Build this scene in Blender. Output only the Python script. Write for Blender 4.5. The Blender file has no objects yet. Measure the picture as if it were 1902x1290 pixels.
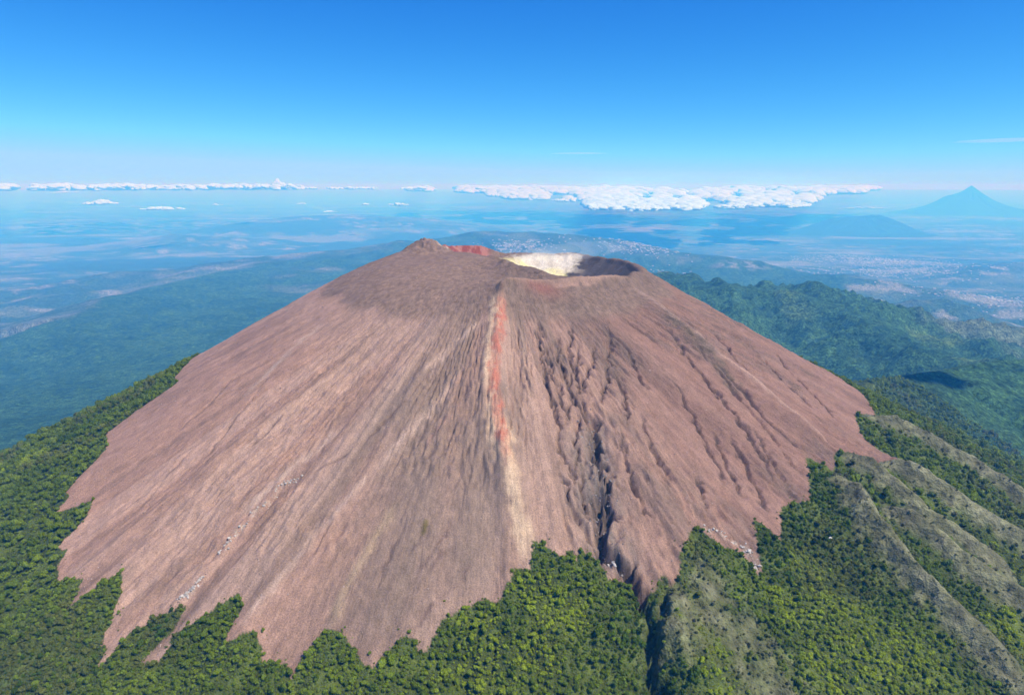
import bpy, math, random
import numpy as np
from mathutils import Vector, Matrix, noise as mnoise
scene = bpy.context.scene
R = math.radians
# ---------------------------------------------------------------- camera
cam = bpy.data.objects.new("camera", bpy.data.cameras.new("camera"))
scene.collection.objects.link(cam); scene.camera = cam
cam.location = (0, 0, 3500); cam.rotation_euler = (R(90-13.3), 0, 0)
cam.data.sensor_width = 36; cam.data.lens = 24.0
cam.data.clip_start = 1; cam.data.clip_end = 900000
# ---------------------------------------------------------------- daylight
SUN_EL, SUN_ROT = 56.0, 122.0              # degrees; rotation measured from +Y towards +X
sd = Vector((math.sin(R(SUN_ROT))*math.cos(R(SUN_EL)), math.cos(R(SUN_ROT))*math.cos(R(SUN_EL)), math.sin(R(SUN_EL))))
w = bpy.data.worlds.new("World"); scene.world = w; w.use_nodes = True
nt = w.node_tree; nt.nodes.clear()
out = nt.nodes.new('ShaderNodeOutputWorld'); bg = nt.nodes.new('ShaderNodeBackground')
sky = nt.nodes.new('ShaderNodeTexSky'); sky.sky_type = 'NISHITA'; sky.sun_disc = False
sky.sun_elevation = R(SUN_EL); sky.sun_rotation = R(SUN_ROT)
sky.altitude = 2500; sky.air_density = 1.0; sky.dust_density = 0.3; sky.ozone_density = 4.0
tc = nt.nodes.new('ShaderNodeTexCoord'); sep = nt.nodes.new('ShaderNodeSeparateXYZ'); cmb = nt.nodes.new('ShaderNodeCombineXYZ')
lift = nt.nodes.new('ShaderNodeMath'); lift.operation = 'ADD'; lift.inputs[1].default_value = 0.055
nt.links.new(tc.outputs['Generated'], sep.inputs[0])
nt.links.new(sep.outputs[0], cmb.inputs[0]); nt.links.new(sep.outputs[1], cmb.inputs[1])
nt.links.new(sep.outputs[2], lift.inputs[0]); nt.links.new(lift.outputs[0], cmb.inputs[2])
nt.links.new(cmb.outputs[0], sky.inputs['Vector'])
# the deep azure of high air: steeper response in red and green than the plain sky model gives
sp = nt.nodes.new('ShaderNodeSeparateColor'); cb = nt.nodes.new('ShaderNodeCombineColor'); nt.links.new(sky.outputs[0], sp.inputs[0])
STR = 0.12; EXPO = 1.25
for i_, (pw, gn) in enumerate(((2.7, 4.7/EXPO), (1.6, 2.0/EXPO), (0.9, 1.52/EXPO))):
    a_ = nt.nodes.new('ShaderNodeMath'); a_.operation = 'MULTIPLY'; a_.inputs[1].default_value = STR
    b_ = nt.nodes.new('ShaderNodeMath'); b_.operation = 'POWER'; b_.inputs[1].default_value = pw
    c_ = nt.nodes.new('ShaderNodeMath'); c_.operation = 'MULTIPLY'; c_.inputs[1].default_value = gn/STR
    nt.links.new(sp.outputs[i_], a_.inputs[0]); nt.links.new(a_.outputs[0], b_.inputs[0]); d_ = nt.nodes.new('ShaderNodeMath'); d_.operation = 'MINIMUM'; d_.inputs[1].default_value = (.40, .72, 2)[i_]/EXPO/STR
    nt.links.new(b_.outputs[0], c_.inputs[0]); nt.links.new(c_.outputs[0], d_.inputs[0]); nt.links.new(d_.outputs[0], cb.inputs[i_])
nt.links.new(cb.outputs[0], bg.inputs[0])
bg.inputs[1].default_value = STR
nt.links.new(bg.outputs[0], out.inputs[0])
sun = bpy.data.objects.new("sun", bpy.data.lights.new("sun", 'SUN'))
scene.collection.objects.link(sun); sun.data.energy = 5.0; sun.data.angle = R(0.53); sun.data.color = (1, .96, .9)
sun.rotation_euler = (-sd).to_track_quat('-Z', 'Y').to_euler()
scene.view_settings.view_transform = 'Standard'; scene.view_settings.look = 'None'
scene.view_settings.exposure = 0.32; scene.view_settings.gamma = 1.0; scene.view_settings.use_curve_mapping = False
cy = scene.cycles
cy.max_bounces = 5; cy.diffuse_bounces = 2; cy.glossy_bounces = 1; cy.transmission_bounces = 2; cy.volume_bounces = 3
cy.transparent_max_bounces = 8; cy.use_adaptive_sampling = True
# ---------------------------------------------------------------- terrain maths (plan coordinates in metres)
CX, CY, ZC = -36.0, 1700.0, 3500.0       # axis of the cone, height of its virtual apex
PLAIN = 420.0
def _h(ix, iy, seed):
    n = (ix.astype(np.int64)*374761393 + iy.astype(np.int64)*668265263 + seed*974634777) & 0xffffffff
    n = ((n ^ (n >> 13))*1274126177) & 0xffffffff
    n = ((n ^ (n >> 16))*2246822519) & 0xffffffff
    return ((n ^ (n >> 15)) & 0xffff)/65535.0
def vn(x, y, seed=0):                      # value noise 0..1
    x = np.asarray(x, float); y = np.asarray(y, float)
    ix = np.floor(x); iy = np.floor(y); fx = x-ix; fy = y-iy
    fx = fx*fx*fx*(fx*(fx*6-15)+10); fy = fy*fy*fy*(fy*(fy*6-15)+10)
    a = _h(ix, iy, seed); b = _h(ix+1, iy, seed); c = _h(ix, iy+1, seed); d = _h(ix+1, iy+1, seed)
    return (a*(1-fx)+b*fx)*(1-fy) + (c*(1-fx)+d*fx)*fy
def fbm(x, y, seed=0, octv=4, g=0.5):
    s = 0; a = 1; t = 0
    for k in range(octv):
        s = s + a*vn(x*2**k+17.3*k, y*2**k-9.1*k, seed+k*7); t += a; a *= g
    return s/t
def ridged(x, y, seed=0, octv=4, g=0.5):
    s = 0; a = 1; t = 0
    for k in range(octv):
        s = s + a*(1-np.abs(2*vn(x*2**k+17.3*k, y*2**k-9.1*k, seed+k*7)-1)); t += a; a *= g
    return s/t
def sst(a, b, x):
    t = np.clip((x-a)/(b-a), 0, 1); return t*t*(3-2*t)
_pr = np.array([0, 900, 1500, 2100, 3000, 4500, 8000, 14000, 22000, 34000, 60000, 120000, 345000], float)
_pz = np.array([0, -495, -785, -1030, -1330, -1680, -2080, -2360, -2600, -2900, -3080, -3080, -1500], float)
_pm = None
def prof(r):                               # monotone cubic through the profile points
    global _pm
    if _pm is None:
        d = np.diff(_pz)/np.diff(_pr); m = np.zeros(len(_pr)); m[0] = -.55; m[-1] = 0
        for i in range(1, len(_pr)-1):
            m[i] = 0 if d[i-1]*d[i] <= 0 else 2*d[i-1]*d[i]/(d[i-1]+d[i])
        _pm = m
    i = np.clip(np.searchsorted(_pr, r, side='right')-1, 0, len(_pr)-2)
    h = _pr[i+1]-_pr[i]; t = np.clip((r-_pr[i])/h, 0, 1)
    return ((2*t**3-3*t**2+1)*_pz[i] + (t**3-2*t**2+t)*h*_pm[i] + (-2*t**3+3*t**2)*_pz[i+1] + (t**3-t**2)*h*_pm[i+1])
def smin(a, b, k):
    h = np.clip(.5+.5*(b-a)/k, 0, 1); return b*(1-h)+a*h-k*h*(1-h)
def smax(a, b, k): return -smin(-a, -b, k)
def crater_e(x, y):
    a = np.arctan2(x-140, y-1690)
    return np.hypot((x-140)/168, (y-1690)/258)*(1+.13*(fbm(np.cos(a)*2.4+5, np.sin(a)*2.4+5, 15, 4)-.5)*2.6)
def base_z(x, y):
    """smooth shape of the volcano and the land round it"""
    u = x-CX; v = y-CY; r = np.hypot(u, v)
    z = prof(r)
    # the dome: gentle cap west of the crater, flat lip in front and to the east
    side = sst(-120, 60, u)
    capw = -150-.17*r + 14*sst(0, 260, -u)*sst(500, 200, r)
    cape = -186-.02*r
    cap = capw*(1-side)+cape*side
    # saddle ridge from the peak down to the notch in the crater lip
    ax, ay, bx, by = -215., 1815., 70., 1450.
    t = np.clip(((x-ax)*(bx-ax)+(y-ay)*(by-ay))/((bx-ax)**2+(by-ay)**2), 0, 1)
    dd = np.hypot(x-(ax+t*(bx-ax)), y-(ay+t*(by-ay)))
    cap = smax(cap, np.interp(t, [0, .2, .5, .75, 1], [-152, -166, -166, -171, -184])-.22*dd, 6)
    z = np.where(r < 1200, smin(z, cap, 26-14*side), z)
    # crater bowl
    e = crater_e(x, y)
    lip = np.where(e < 1.6, 1, 0)*6*np.exp(-((e-1.06)/.09)**2)
    bowl = -194-60*(1-np.clip(e, 0, 1)**1.7)
    z = z+lip
    z = np.where(e < 1.0, smin(z, bowl+40*sst(.9, 1.1, e), 10), z)
    # upper basin beside the peak with a scarp behind it
    L = [(-215, 1825, -150), (-150, 1885, -158), (-85, 1893, -160), (-35, 1885, -176), (20, 1905, -193)]
    e2 = np.hypot((x+95)/85, (y-1825)/52)
    z = z-26*sst(1.05, .5, e2)
    best = np.full(np.shape(x), -1e9)
    for (ax, ay, az), (bx, by, bz) in zip(L[:-1], L[1:]):
        t = np.clip(((x-ax)*(bx-ax)+(y-ay)*(by-ay))/((bx-ax)**2+(by-ay)**2), 0, 1)
        dd = np.hypot(x-(ax+t*(bx-ax)), y-(ay+t*(by-ay)))
        best = np.maximum(best, az+t*(bz-az)-.85*dd)
    z = np.where(r < 600, smax(z, best, 5), z)
    # summit crag: broad to the west, steep to the east
    ex_ = (x+222)/np.where(x < -222, 60, 34)
    z = z+15*np.exp(-(ex_**2+((y-1815)/40)**2)**2)
    return z+ZC
# plan positions (x, y in metres) of the marks on the mountain
BARE = [(-775.2, 1568.2), (-770.9, 1496.8), (-722.7, 1421.5), (-771.2, 1370.1), (-820.6, 1303.4), (-767.4, 1215.4), (-772.4, 1161.7), (-780.8, 1098.7), (-762.7, 1087.2), (-766.4, 1051.0), (-704.0, 1057.3), (-691.2, 1015.8), (-707.2, 960.2), (-681.9, 948.6), (-681.6, 921.7), (-660.3, 887.1), (-615.2, 877.1), (-611.6, 831.7), (-602.2, 830.0), (-580.2, 854.4), (-552.3, 870.2), (-538.9, 836.7), (-534.3, 811.8), (-533.0, 768.4), (-519.7, 762.1), (-525.6, 734.4), (-511.0, 751.2), (-495.4, 777.4), (-472.4, 792.6), (-430.9, 804.3), (-436.9, 771.3), (-458.8, 735.9), (-463.7, 733.1), (-438.0, 732.4), (-429.7, 748.7), (-433.9, 764.6), (-406.9, 777.9), (-380.0, 793.1), (-360.7, 802.9), (-349.4, 785.1), (-353.2, 764.1), (-355.7, 731.7), (-331.9, 746.5), (-319.2, 746.8), (-306.6, 731.3), (-303.6, 717.1), (-271.6, 711.3), (-260.6, 693.0), (-254.1, 711.6), (-234.3, 740.5), (-227.5, 742.6), (-210.7, 736.2), (-192.8, 720.2), (-169.5, 693.0), (-158.1, 693.0), (-149.3, 709.4), (-127.6, 726.4), (-115.3, 721.6), (-111.7, 707.7), (-99.3, 712.7), (-90.3, 740.4), (-63.5, 757.1), (-33.5, 769.1), (-17.6, 761.6), (-2.1, 792.3), (4.3, 810.9), (24.1, 806.1), (27.8, 840.8), (41.9, 845.5), (54.4, 831.2), (65.5, 821.7), (74.2, 833.4), (82.9, 833.0), (86.6, 816.9), (91.5, 840.0), (114.9, 825.3), (128.6, 801.7), (147.4, 799.1), (162.1, 789.1), (169.4, 787.0), (184.3, 795.6), (199.1, 814.0), (213.4, 806.3), (226.3, 819.7), (227.9, 840.6), (242.0, 860.7), (258.9, 888.1), (269.1, 885.1), (286.8, 872.8), (313.5, 866.8), (334.9, 856.4), (336.6, 839.9), (344.0, 842.0), (346.8, 867.4), (360.7, 928.9), (379.3, 916.2), (389.6, 899.3), (411.6, 962.3), (433.0, 976.6), (464.9, 978.9), (501.3, 1087.4), (546.1, 1078.8), (570.7, 1130.5), (628.1, 1136.0), (649.3, 1160.4), (695.2, 1153.4), (716.3, 1188.7), (684.4, 1201.1), (669.5, 1220.3), (701.2, 1328.5), (787.1, 1398.3), (839.9, 1555.2)]
GULLY = [[(50.1, 1274.2), (49.9, 1182.0), (61.2, 1111.2), (73.3, 1049.2), (74.7, 999.8), (69.9, 960.3)], [(83.9, 1237.8), (85.8, 1185.9), (92.3, 1138.5), (105.7, 1095.5), (112.6, 1069.4), (102.5, 1032.0), (102.7, 982.8), (93.2, 936.2)], [(122.4, 1219.6), (112.2, 1154.2), (115.0, 1097.4)], [(156.3, 1229.3), (130.9, 1151.1), (115.4, 1102.3)], [(214.9, 1083.6), (221.1, 1041.3), (227.0, 1001.5), (238.4, 951.9)], [(282.9, 984.5), (287.0, 949.1), (298.9, 916.0)], [(369.6, 1096.3), (375.2, 1052.2), (381.7, 1001.2), (389.1, 945.4)], [(304.5, 1358.2), (344.3, 1245.3), (383.9, 1164.0), (408.6, 1086.4), (419.3, 1034.9), (417.1, 977.7)], [(350.3, 1315.0), (402.8, 1230.6), (445.3, 1140.0), (460.0, 1072.6), (472.8, 1021.5)], [(517.2, 1455.3), (539.4, 1380.6), (562.4, 1318.5), (597.7, 1268.0)], [(211.0, 1246.8), (223.2, 1195.0), (234.9, 1147.6)], [(180.7, 1169.6), (191.9, 1112.7), (188.0, 1054.8)], [(393.3, 1272.3), (436.2, 1204.5), (474.6, 1139.7), (507.4, 1098.0)], [(419.6, 1454.4), (448.1, 1387.1), (474.5, 1290.7), (513.0, 1217.1)], [(186.3, 1295.4), (182.5, 1223.1), (167.2, 1153.9), (142.2, 1079.9)], [(57.7, 1207.9), (66.5, 1146.4), (84.7, 1091.7), (94.4, 1039.7)], [(172.9, 1041.5), (177.5, 982.7), (186.0, 930.7), (201.1, 881.4)], [(111.4, 1271.8), (104.5, 1203.7), (103.6, 1140.4), (95.0, 1072.3), (80.7, 1028.2)], [(292.4, 1194.4), (312.8, 1112.1), (328.2, 1027.7), (331.7, 977.0)], [(584.4, 1539.1), (604.9, 1396.6), (631.7, 1295.1), (649.8, 1238.0)], [(106.0, 973.4), (105.3, 919.6), (111.5, 879.5)], [(69.9, 960.3), (86.5, 910.4), (100.8, 870.4), (123.2, 834.7), (142.5, 815.3)], [(115.4, 1102.3), (122.3, 1059.7), (128.6, 1033.9)], [(93.2, 936.2), (107.0, 895.8), (121.1, 869.6)], [(74.7, 999.8), (87.1, 962.2), (96.0, 931.6)], [(98.7, 847.1), (114.9, 825.8), (140.9, 803.9)], [(417.8, 1115.2), (429.6, 1038.6), (438.0, 987.9)], [(343.7, 1086.8), (344.2, 1022.0), (358.0, 965.8)]]
RAVINE = [[(136.3, 1066.5), (124.2, 1033.9), (128.0, 986.5), (137.0, 941.7), (120.5, 914.1), (123.6, 872.3), (124.8, 848.9), (150.7, 822.3), (171.6, 796.1), (170.8, 770.1), (173.2, 744.5), (168.7, 719.2), (163.6, 672.9)], [(137.0, 941.7), (138.1, 897.7), (125.6, 869.6)], [(205.6, 806.6), (188.0, 770.1), (173.6, 747.0)]]
LRILL = [[(-537.2, 1147.4), (-558.9, 1081.8), (-581.8, 1023.2), (-590.7, 974.5)], [(-317.4, 1260.5), (-351.3, 1188.6), (-374.1, 1145.2), (-408.3, 1084.9), (-454.4, 1033.2)], [(-239.1, 1165.7), (-284.0, 1104.9), (-306.7, 1045.1)], [(-321.3, 967.7), (-260.5, 994.0), (-172.3, 1093.6), (-117.2, 1193.9)], [(-540.5, 1322.6), (-560.6, 1233.2), (-606.3, 1170.0)], [(-456.7, 1236.7), (-488.4, 1152.0), (-506.1, 1072.8), (-528.0, 1036.6)], [(-50.6, 813.3), (-70.6, 792.3), (-102.4, 761.3), (-119.0, 730.7)], [(-88.2, 836.4), (-112.8, 794.1), (-130.4, 768.1)], [(-41.9, 975.3), (-62.7, 904.9), (-96.7, 850.6), (-126.8, 794.1)], [(-145.5, 884.9), (-166.9, 825.8), (-174.2, 783.8)]]
WHITE1 = [[(-322.5, 972.4), (-354.2, 965.8), (-362.8, 939.9), (-383.1, 927.0), (-388.0, 906.0), (-398.2, 900.6), (-407.5, 872.6), (-417.2, 867.2)], [(-424.3, 836.9), (-435.1, 817.6), (-446.6, 810.3)]]
WHITE2 = [[(271.3, 894.5), (296.2, 890.9), (312.9, 880.6), (329.9, 872.9), (337.8, 860.9), (340.3, 840.1)], [(126.5, 832.0), (137.1, 829.4)]]
PALE = [[(-205.5, 967.8), (-231.8, 934.4), (-267.4, 881.4), (-308.0, 810.2), (-344.2, 748.2)], [(-93.5, 1130.8), (-164.2, 1030.1), (-212.0, 958.5)], [(-46.4, 1254.2), (-108.4, 1205.9), (-151.1, 1148.4)], [(-274.2, 1058.6), (-332.4, 1009.0), (-406.2, 923.4)], [(-384.2, 1362.1), (-435.0, 1304.8), (-494.7, 1196.8)]]
TAN = [[(-164.4, 910.4), (-192.7, 848.9), (-216.8, 787.3), (-224.2, 742.7)]]
RED = [[(-19.9, 1310.9), (-22.8, 1228.0), (-32.4, 1128.9), (-22.4, 1032.1), (-4.8, 949.2)]]
REDTAN = [[(-13.8, 1034.0), (-4.9, 956.6), (5.4, 897.6), (17.7, 850.6), (19.3, 817.8)], [(-27.2, 1310.9), (-35.0, 1202.0), (-39.7, 1128.9), (-28.2, 1022.6), (-12.9, 949.2)]]
REDFAINT = [[(-79.7, 1086.0), (-128.4, 1016.8), (-133.8, 988.4)]]
DUNE = [[(547.8, 1069.5), (547.9, 944.7), (573.5, 874.8), (593.9, 834.3), (633.1, 783.8), (637.4, 744.9)], [(594.6, 1022.3), (646.5, 965.9), (672.6, 923.0), (715.9, 887.9), (776.6, 853.3)], [(578.3, 1127.4), (598.1, 1121.0), (643.8, 1069.4), (678.0, 1021.3), (727.8, 992.0), (768.8, 965.9)], [(658.1, 1157.4), (698.2, 1155.2), (743.5, 1135.1), (792.9, 1094.6), (843.1, 1073.8), (923.1, 1043.7)], [(719.6, 1335.1), (817.7, 1353.9), (891.4, 1330.1), (949.5, 1302.0), (1002.0, 1227.0), (1065.5, 1168.2)]]
RIDGE = [[(52.9, 1358.6), (-16.9, 1327.6), (-25.8, 1228.0), (-33.3, 1128.9), (-22.2, 1022.6), (-0.8, 930.6), (24.8, 836.4)], [(246.1, 1449.3), (308.9, 1380.4), (391.7, 1306.2), (461.0, 1249.4), (536.9, 1171.9), (584.0, 1140.4)], [(195.8, 792.7), (206.2, 741.2), (237.3, 679.8)]]
LIP = [[(-20.0, 1322.7), (9.6, 1341.2), (53.3, 1372.0), (120.9, 1398.9), (247.1, 1456.1)]]
OLIVE = [[(302.1, 1374.5), (344.7, 1338.2), (393.3, 1272.3), (417.0, 1208.7)]]
GREY = [[(121.9, 1054.9), (122.7, 975.3), (123.4, 904.9), (138.0, 836.5), (162.2, 803.0)]]
GRASPOT = [[(-119.4, 875.8), (-122.8, 852.4)]]
P_LIME = [(33.2, 761.3), (-33.1, 717.2), (-56.8, 682.4), (73.1, 749.3), (413.9, 858.4), (430.1, 823.0), (446.5, 776.2), (450.6, 738.9), (378.8, 805.4), (230.6, 731.1), (402.5, 723.5), (830.8, 1024.4), (685.6, 827.1), (-1037.2, 1381.5), (31.2, 700.6), (249.7, 702.8), (519.8, 764.6)]
P_DRY = [(261.3, 799.8), (289.6, 750.0), (304.0, 709.7), (260.0, 767.0), (316.4, 688.4), (203.2, 727.7), (219.9, 773.7)]
P_DARK = [(499.0, 1030.7), (489.6, 965.5), (492.1, 894.3), (502.3, 847.9), (415.0, 925.2), (369.4, 863.7), (151.7, 735.9), (189.6, 692.7), (-433.9, 781.1), (-626.5, 752.9), (-946.3, 1415.7)]
C_SPUR = [(1438, 2700, 2709), (1662, 2900, 2661), (2061, 3200, 2639), (2433, 3400, 2625), (2758, 3500, 2617), (3448, 3700, 2610)]
C_WALL = [(1533, 6700, 2598), (1897, 6300, 2561), (2245, 6300, 2591), (2565, 6100, 2581), (2772, 5700, 2522), (2881, 5200, 2447), (2994, 4800, 2345), (3077, 4500, 2319)]
C_UPLAND = [(-2359, 20000, 1999), (-1490, 21000, 2086), (-507, 21000, 2151), (783, 20500, 2120), (2326, 20000, 2045), (3402, 19000, 1986), (4219, 18000, 1869), (5654, 16000, 1775), (6507, 15000, 1623)]
C_APRON = [(-3287, 22000, 1712), (-4127, 21000, 1712), (-4877, 20000, 1673), (-6124, 16500, 1630), (-6637, 13500, 1703), (-6875, 11500, 1694), (-6256, 9500, 1685), (-6914, 9000, 1499), (-7995, 8500, 1169), (-10354, 8000, 546)]
C_KNOLL = [(6478, 10500, 1783), (6766, 10500, 1817)]
C_EASTHILL = [(12735, 19000, 1197), (14474, 20000, 1297), (16677, 21000, 1236)]
C_WESTHILLS = [(-18358, 34000, 895), (-16734, 34000, 1158), (-14623, 34000, 1053)]
C_FARHILLS = [(-14657, 46000, 1531), (-11324, 47000, 1631), (-6666, 45000, 1505)]
M_HILL = (22605, 45000, 1882)
M_FAR = (52405, 80000, 3695)
WROCK = (472.6, 921.1)
# ---------------------------------------------------------------- full terrain height
def pdist(x, y, line, reach, wig=0.0, seed=3):
    """distance to a polyline (inf beyond reach) and position 0..1 along it"""
    L = np.array(line, float)[:, :2]
    d = np.full(x.shape, 1e9); tt = np.zeros(x.shape); sg = np.zeros(x.shape)
    m = (x > L[:, 0].min()-reach) & (x < L[:, 0].max()+reach) & (y > L[:, 1].min()-reach) & (y < L[:, 1].max()+reach)
    if not m.any(): return d, tt
    xs = x[m]; ys = y[m]
    if wig:
        xs = xs+wig*(vn(xs/14, ys/14, seed)-.5)+wig*.6*(vn(xs/5, ys/5, seed+1)-.5); ys = ys+wig*(vn(xs/14, ys/14, seed+2)-.5)
    ln = np.concatenate([[0], np.cumsum(np.hypot(*np.diff(L, axis=0).T))]); ln /= ln[-1]
    db = np.full(xs.shape, 1e9); tb = np.zeros(xs.shape)
    for i in range(len(L)-1):
        a = L[i]; b = L[i+1]; e = b-a
        t = np.clip(((xs-a[0])*e[0]+(ys-a[1])*e[1])/(e@e), 0, 1)
        dd = np.hypot(xs-a[0]-t*e[0], ys-a[1]-t*e[1]); k = dd < db
        db[k] = dd[k]; tb[k] = (ln[i]+t*(ln[i+1]-ln[i]))[k]
    d[m] = db; tt[m] = tb
    return d, tt
def many(x, y, lines, reach, wig=0.0):
    d = np.full(x.shape, 1e9); t = np.zeros(x.shape)
    for i, l in enumerate(lines):
        a, b = pdist(x, y, l, reach, wig, 3+i); k = a < d; d[k] = a[k]; t[k] = b[k]
    return d, t
_back = [(CX+860*math.sin(math.radians(a)), CY-860*math.cos(math.radians(a))) for a in range(100, 261, 6)]
_poly = BARE + _back
def bare_mask(x, y):
    """inside the bare scree (True) - point in polygon, with a little raggedness"""
    x = x+6*(fbm(x/9, y/9, 71, 3)-.5); y = y+6*(fbm(x/9, y/9, 72, 3)-.5)
    ins = np.zeros(x.shape, bool); n = len(_poly)
    rr = np.hypot(x-CX, y-CY); near = (rr > 690) & (rr < 1150)
    xs = x[near]; ys = y[near]; i_ = np.zeros(xs.shape, bool)
    for k in range(n):
        x1, y1 = _poly[k]; x2, y2 = _poly[(k+1) % n]
        c = ((y1 > ys) != (y2 > ys))
        i_ ^= c & (xs < (x2-x1)*(ys-y1)/((y2-y1) or 1e-9)+x1)
    ins[near] = i_; ins[rr <= 690] = True
    return ins
def crest(x, y, z, line, near, far, k, seed, rough, rs):
    L = np.array(line, float)
    d, t = pdist(x, y, line, 16000)
    m = d < 16000
    if not m.any(): return z
    ln = np.concatenate([[0], np.cumsum(np.hypot(*np.diff(L[:, :2], axis=0).T))]); ln /= ln[-1]
    xs = x[m]; ys = y[m]; tm = t[m]
    cx_ = np.interp(tm, ln, L[:, 0]); cy_ = np.interp(tm, ln, L[:, 1]); cz = np.interp(tm, ln, L[:, 2])
    outw = np.hypot(xs-CX, ys-CY) > np.hypot(cx_-CX, cy_-CY)
    sl = np.where(outw, far, near)
    rg = ridged(xs/rs, ys/rs, seed, 4)-.55
    zz = cz-sl*d[m]+rough*rg*sst(0, rs*.5, d[m]+rs*.12)-(far if False else 0)
    z = z.copy(); z[m] = smax(z[m], zz, k)
    return z
def full_z(x, y):
    u = x-CX; v = y-CY; r = np.hypot(u, v); th = np.arctan2(u, -v); ts = np.arctan2(x+25, -(y-1500))
    z = base_z(x, y)
    far = r > 1500
    z = z+0
    # ---- land round the volcano
    z = crest(x, y, z, C_APRON, .055, .30, 90, 31, 160, 1800)
    z = crest(x, y, z, C_UPLAND, .085, .35, 120, 32, 330, 2200)
    z = crest(x, y, z, C_WALL, .36, .25, 60, 33, 420, 800)
    z = crest(x, y, z, C_SPUR, .33, .5, 40, 34, 60, 420)
    z = crest(x, y, z, C_KNOLL, .35, .35, 40, 35, 60, 500)
    z = crest(x, y, z, C_EASTHILL, .16, .16, 90, 36, 200, 1600)
    z = crest(x, y, z, C_WESTHILLS, .12, .12, 90, 37, 260, 2500)
    z = crest(x, y, z, C_FARHILLS, .12, .12, 90, 38, 260, 2500)
    a = sst(1900, 5000, r)*sst(60000, 20000, r)
    z = z+a*(170*(ridged(x/2600, y/2600, 41, 5)-.6)+90*(fbm(x/1500, y/1500, 42, 4)-.5))
    z = z+sst(60000, 110000, r)*0
    # ---- ribs and gullies that run straight down the cone
    o = sst(820, 1250, r)*sst(5200, 2000, r)
    lf = sst(-.25, -.9, th)                                   # the smooth western face
    w1 = th*9+.5*fbm(r/420, th*3, 51, 3)
    z = z+o*(1-.3*lf)*42*(ridged(w1, r/1500, 52, 3)-.62)
    q = sst(330, 620, r)*sst(1500, 900, r)
    rt = 1-lf
    z = z+q*16*(fbm(th*5.5+.3*fbm(r/300, th*2, 67, 2), r/900, 68, 3)-.5)+q*(3.5+9*rt)*(ridged(ts*11+.35*fbm(r/130, ts*5, 53, 3), r/700, 54, 2)-.6)
    z = z+q*(.3+1.5*rt)*(ridged(ts*38+.5*fbm(r/60, ts*11, 55, 3), r/260, 56, 3)-.6)
    z = z+sst(250, 500, r)*sst(1500, 1000, r)*(.3+.6*rt)*(ridged(ts*100+.5*fbm(r/35, ts*30, 57, 2), r/110, 58, 2)-.5)
    z = z+sst(1700, 1300, r)*((1.6+1.6*rt)*(fbm(x/8, y/8, 59, 3)-.5)+7*(fbm(x/60, y/60, 60, 3)-.5))
    # broken rock steps on the eroded southern and eastern face
    er = np.clip(rt*1.25, 0, 1.25)*sst(380, 520, r)*sst(1250, 950, r)*sst(.38, .56, fbm(ts*4.5, r/170, 76, 3))
    z = z+er*10*(ridged(ts*80+1.2*fbm(r/45, ts*12, 77, 2), r/34, 78, 4)-.6)
    # rough crags at the top
    cg = np.exp(-(((x+215)/60)**2+((y-1815)/55)**2))
    z = z+cg*24*(ridged(x/22, y/22, 61, 4)-.5)
    # ---- traced ribs, gullies and the ravine
    near = r < 2300
    def line(lines, reach, wig=0.0): return many(x, y, lines, reach, wig)
    d, t = line(RIDGE, 90); z = z+(22+6*(fbm(x/30, y/30, 74, 3)-.5))*np.exp(-(d/30)**1.5)*np.where(d < 90, 1, 0)*np.clip(t*6+.25, 0, 1)*np.clip((1.02-t)*6, 0, 1)
    d, t = line(LIP, 40, 5); z = z+np.where(d < 40, 9*np.exp(-(d/8)**2), 0)
    d, t = line(DUNE, 110, 6); z = z+np.where(d < 110, 36*np.exp(-(d/23)**1.5), 0)*np.clip(t*5, 0, 1)
    d, t = line(GULLY, 30, 12); ends = np.clip(t*5, 0, 1)*np.clip((1-t)*5, 0, 1)
    z = z-np.where(d < 30, 1, 0)*ends*(8.5*np.exp(-(d/2.9)**2)+2.6*np.exp(-(d/13)**1.5))*(.8+.45*vn(x/25, y/25, 75))
    d, t = line(LRILL, 20, 5); ends = np.clip(t*5, 0, 1)*np.clip((1-t)*5, 0, 1)
    z = z-np.where(d < 20, 1, 0)*ends*2.6*np.exp(-(d/3.2)**2)*sst(.3, .6, vn(x/30, y/30, 66))
    d, t = line(RAVINE, 80, 15); ends = np.clip(t*8, 0, 1)
    z = z-np.where(d < 80, 1, 0)*ends*((23+12*t)*np.exp(-(d/(6.5+2*t))**2)+10*np.exp(-(d/26)**2))
    d, t = line(GREY, 60); z = z+np.where(d < 60, 1, 0)*np.exp(-(d/26)**2)*27*(ridged(x/15, y/30, 63, 4)-.55)
    d, t = line(WHITE1, 14, 3); z = z+np.where(d < 14, 2.8*np.exp(-(d/3.5)**2), 0)*vn(x/5, y/5, 64)*1.6
    return z
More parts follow.
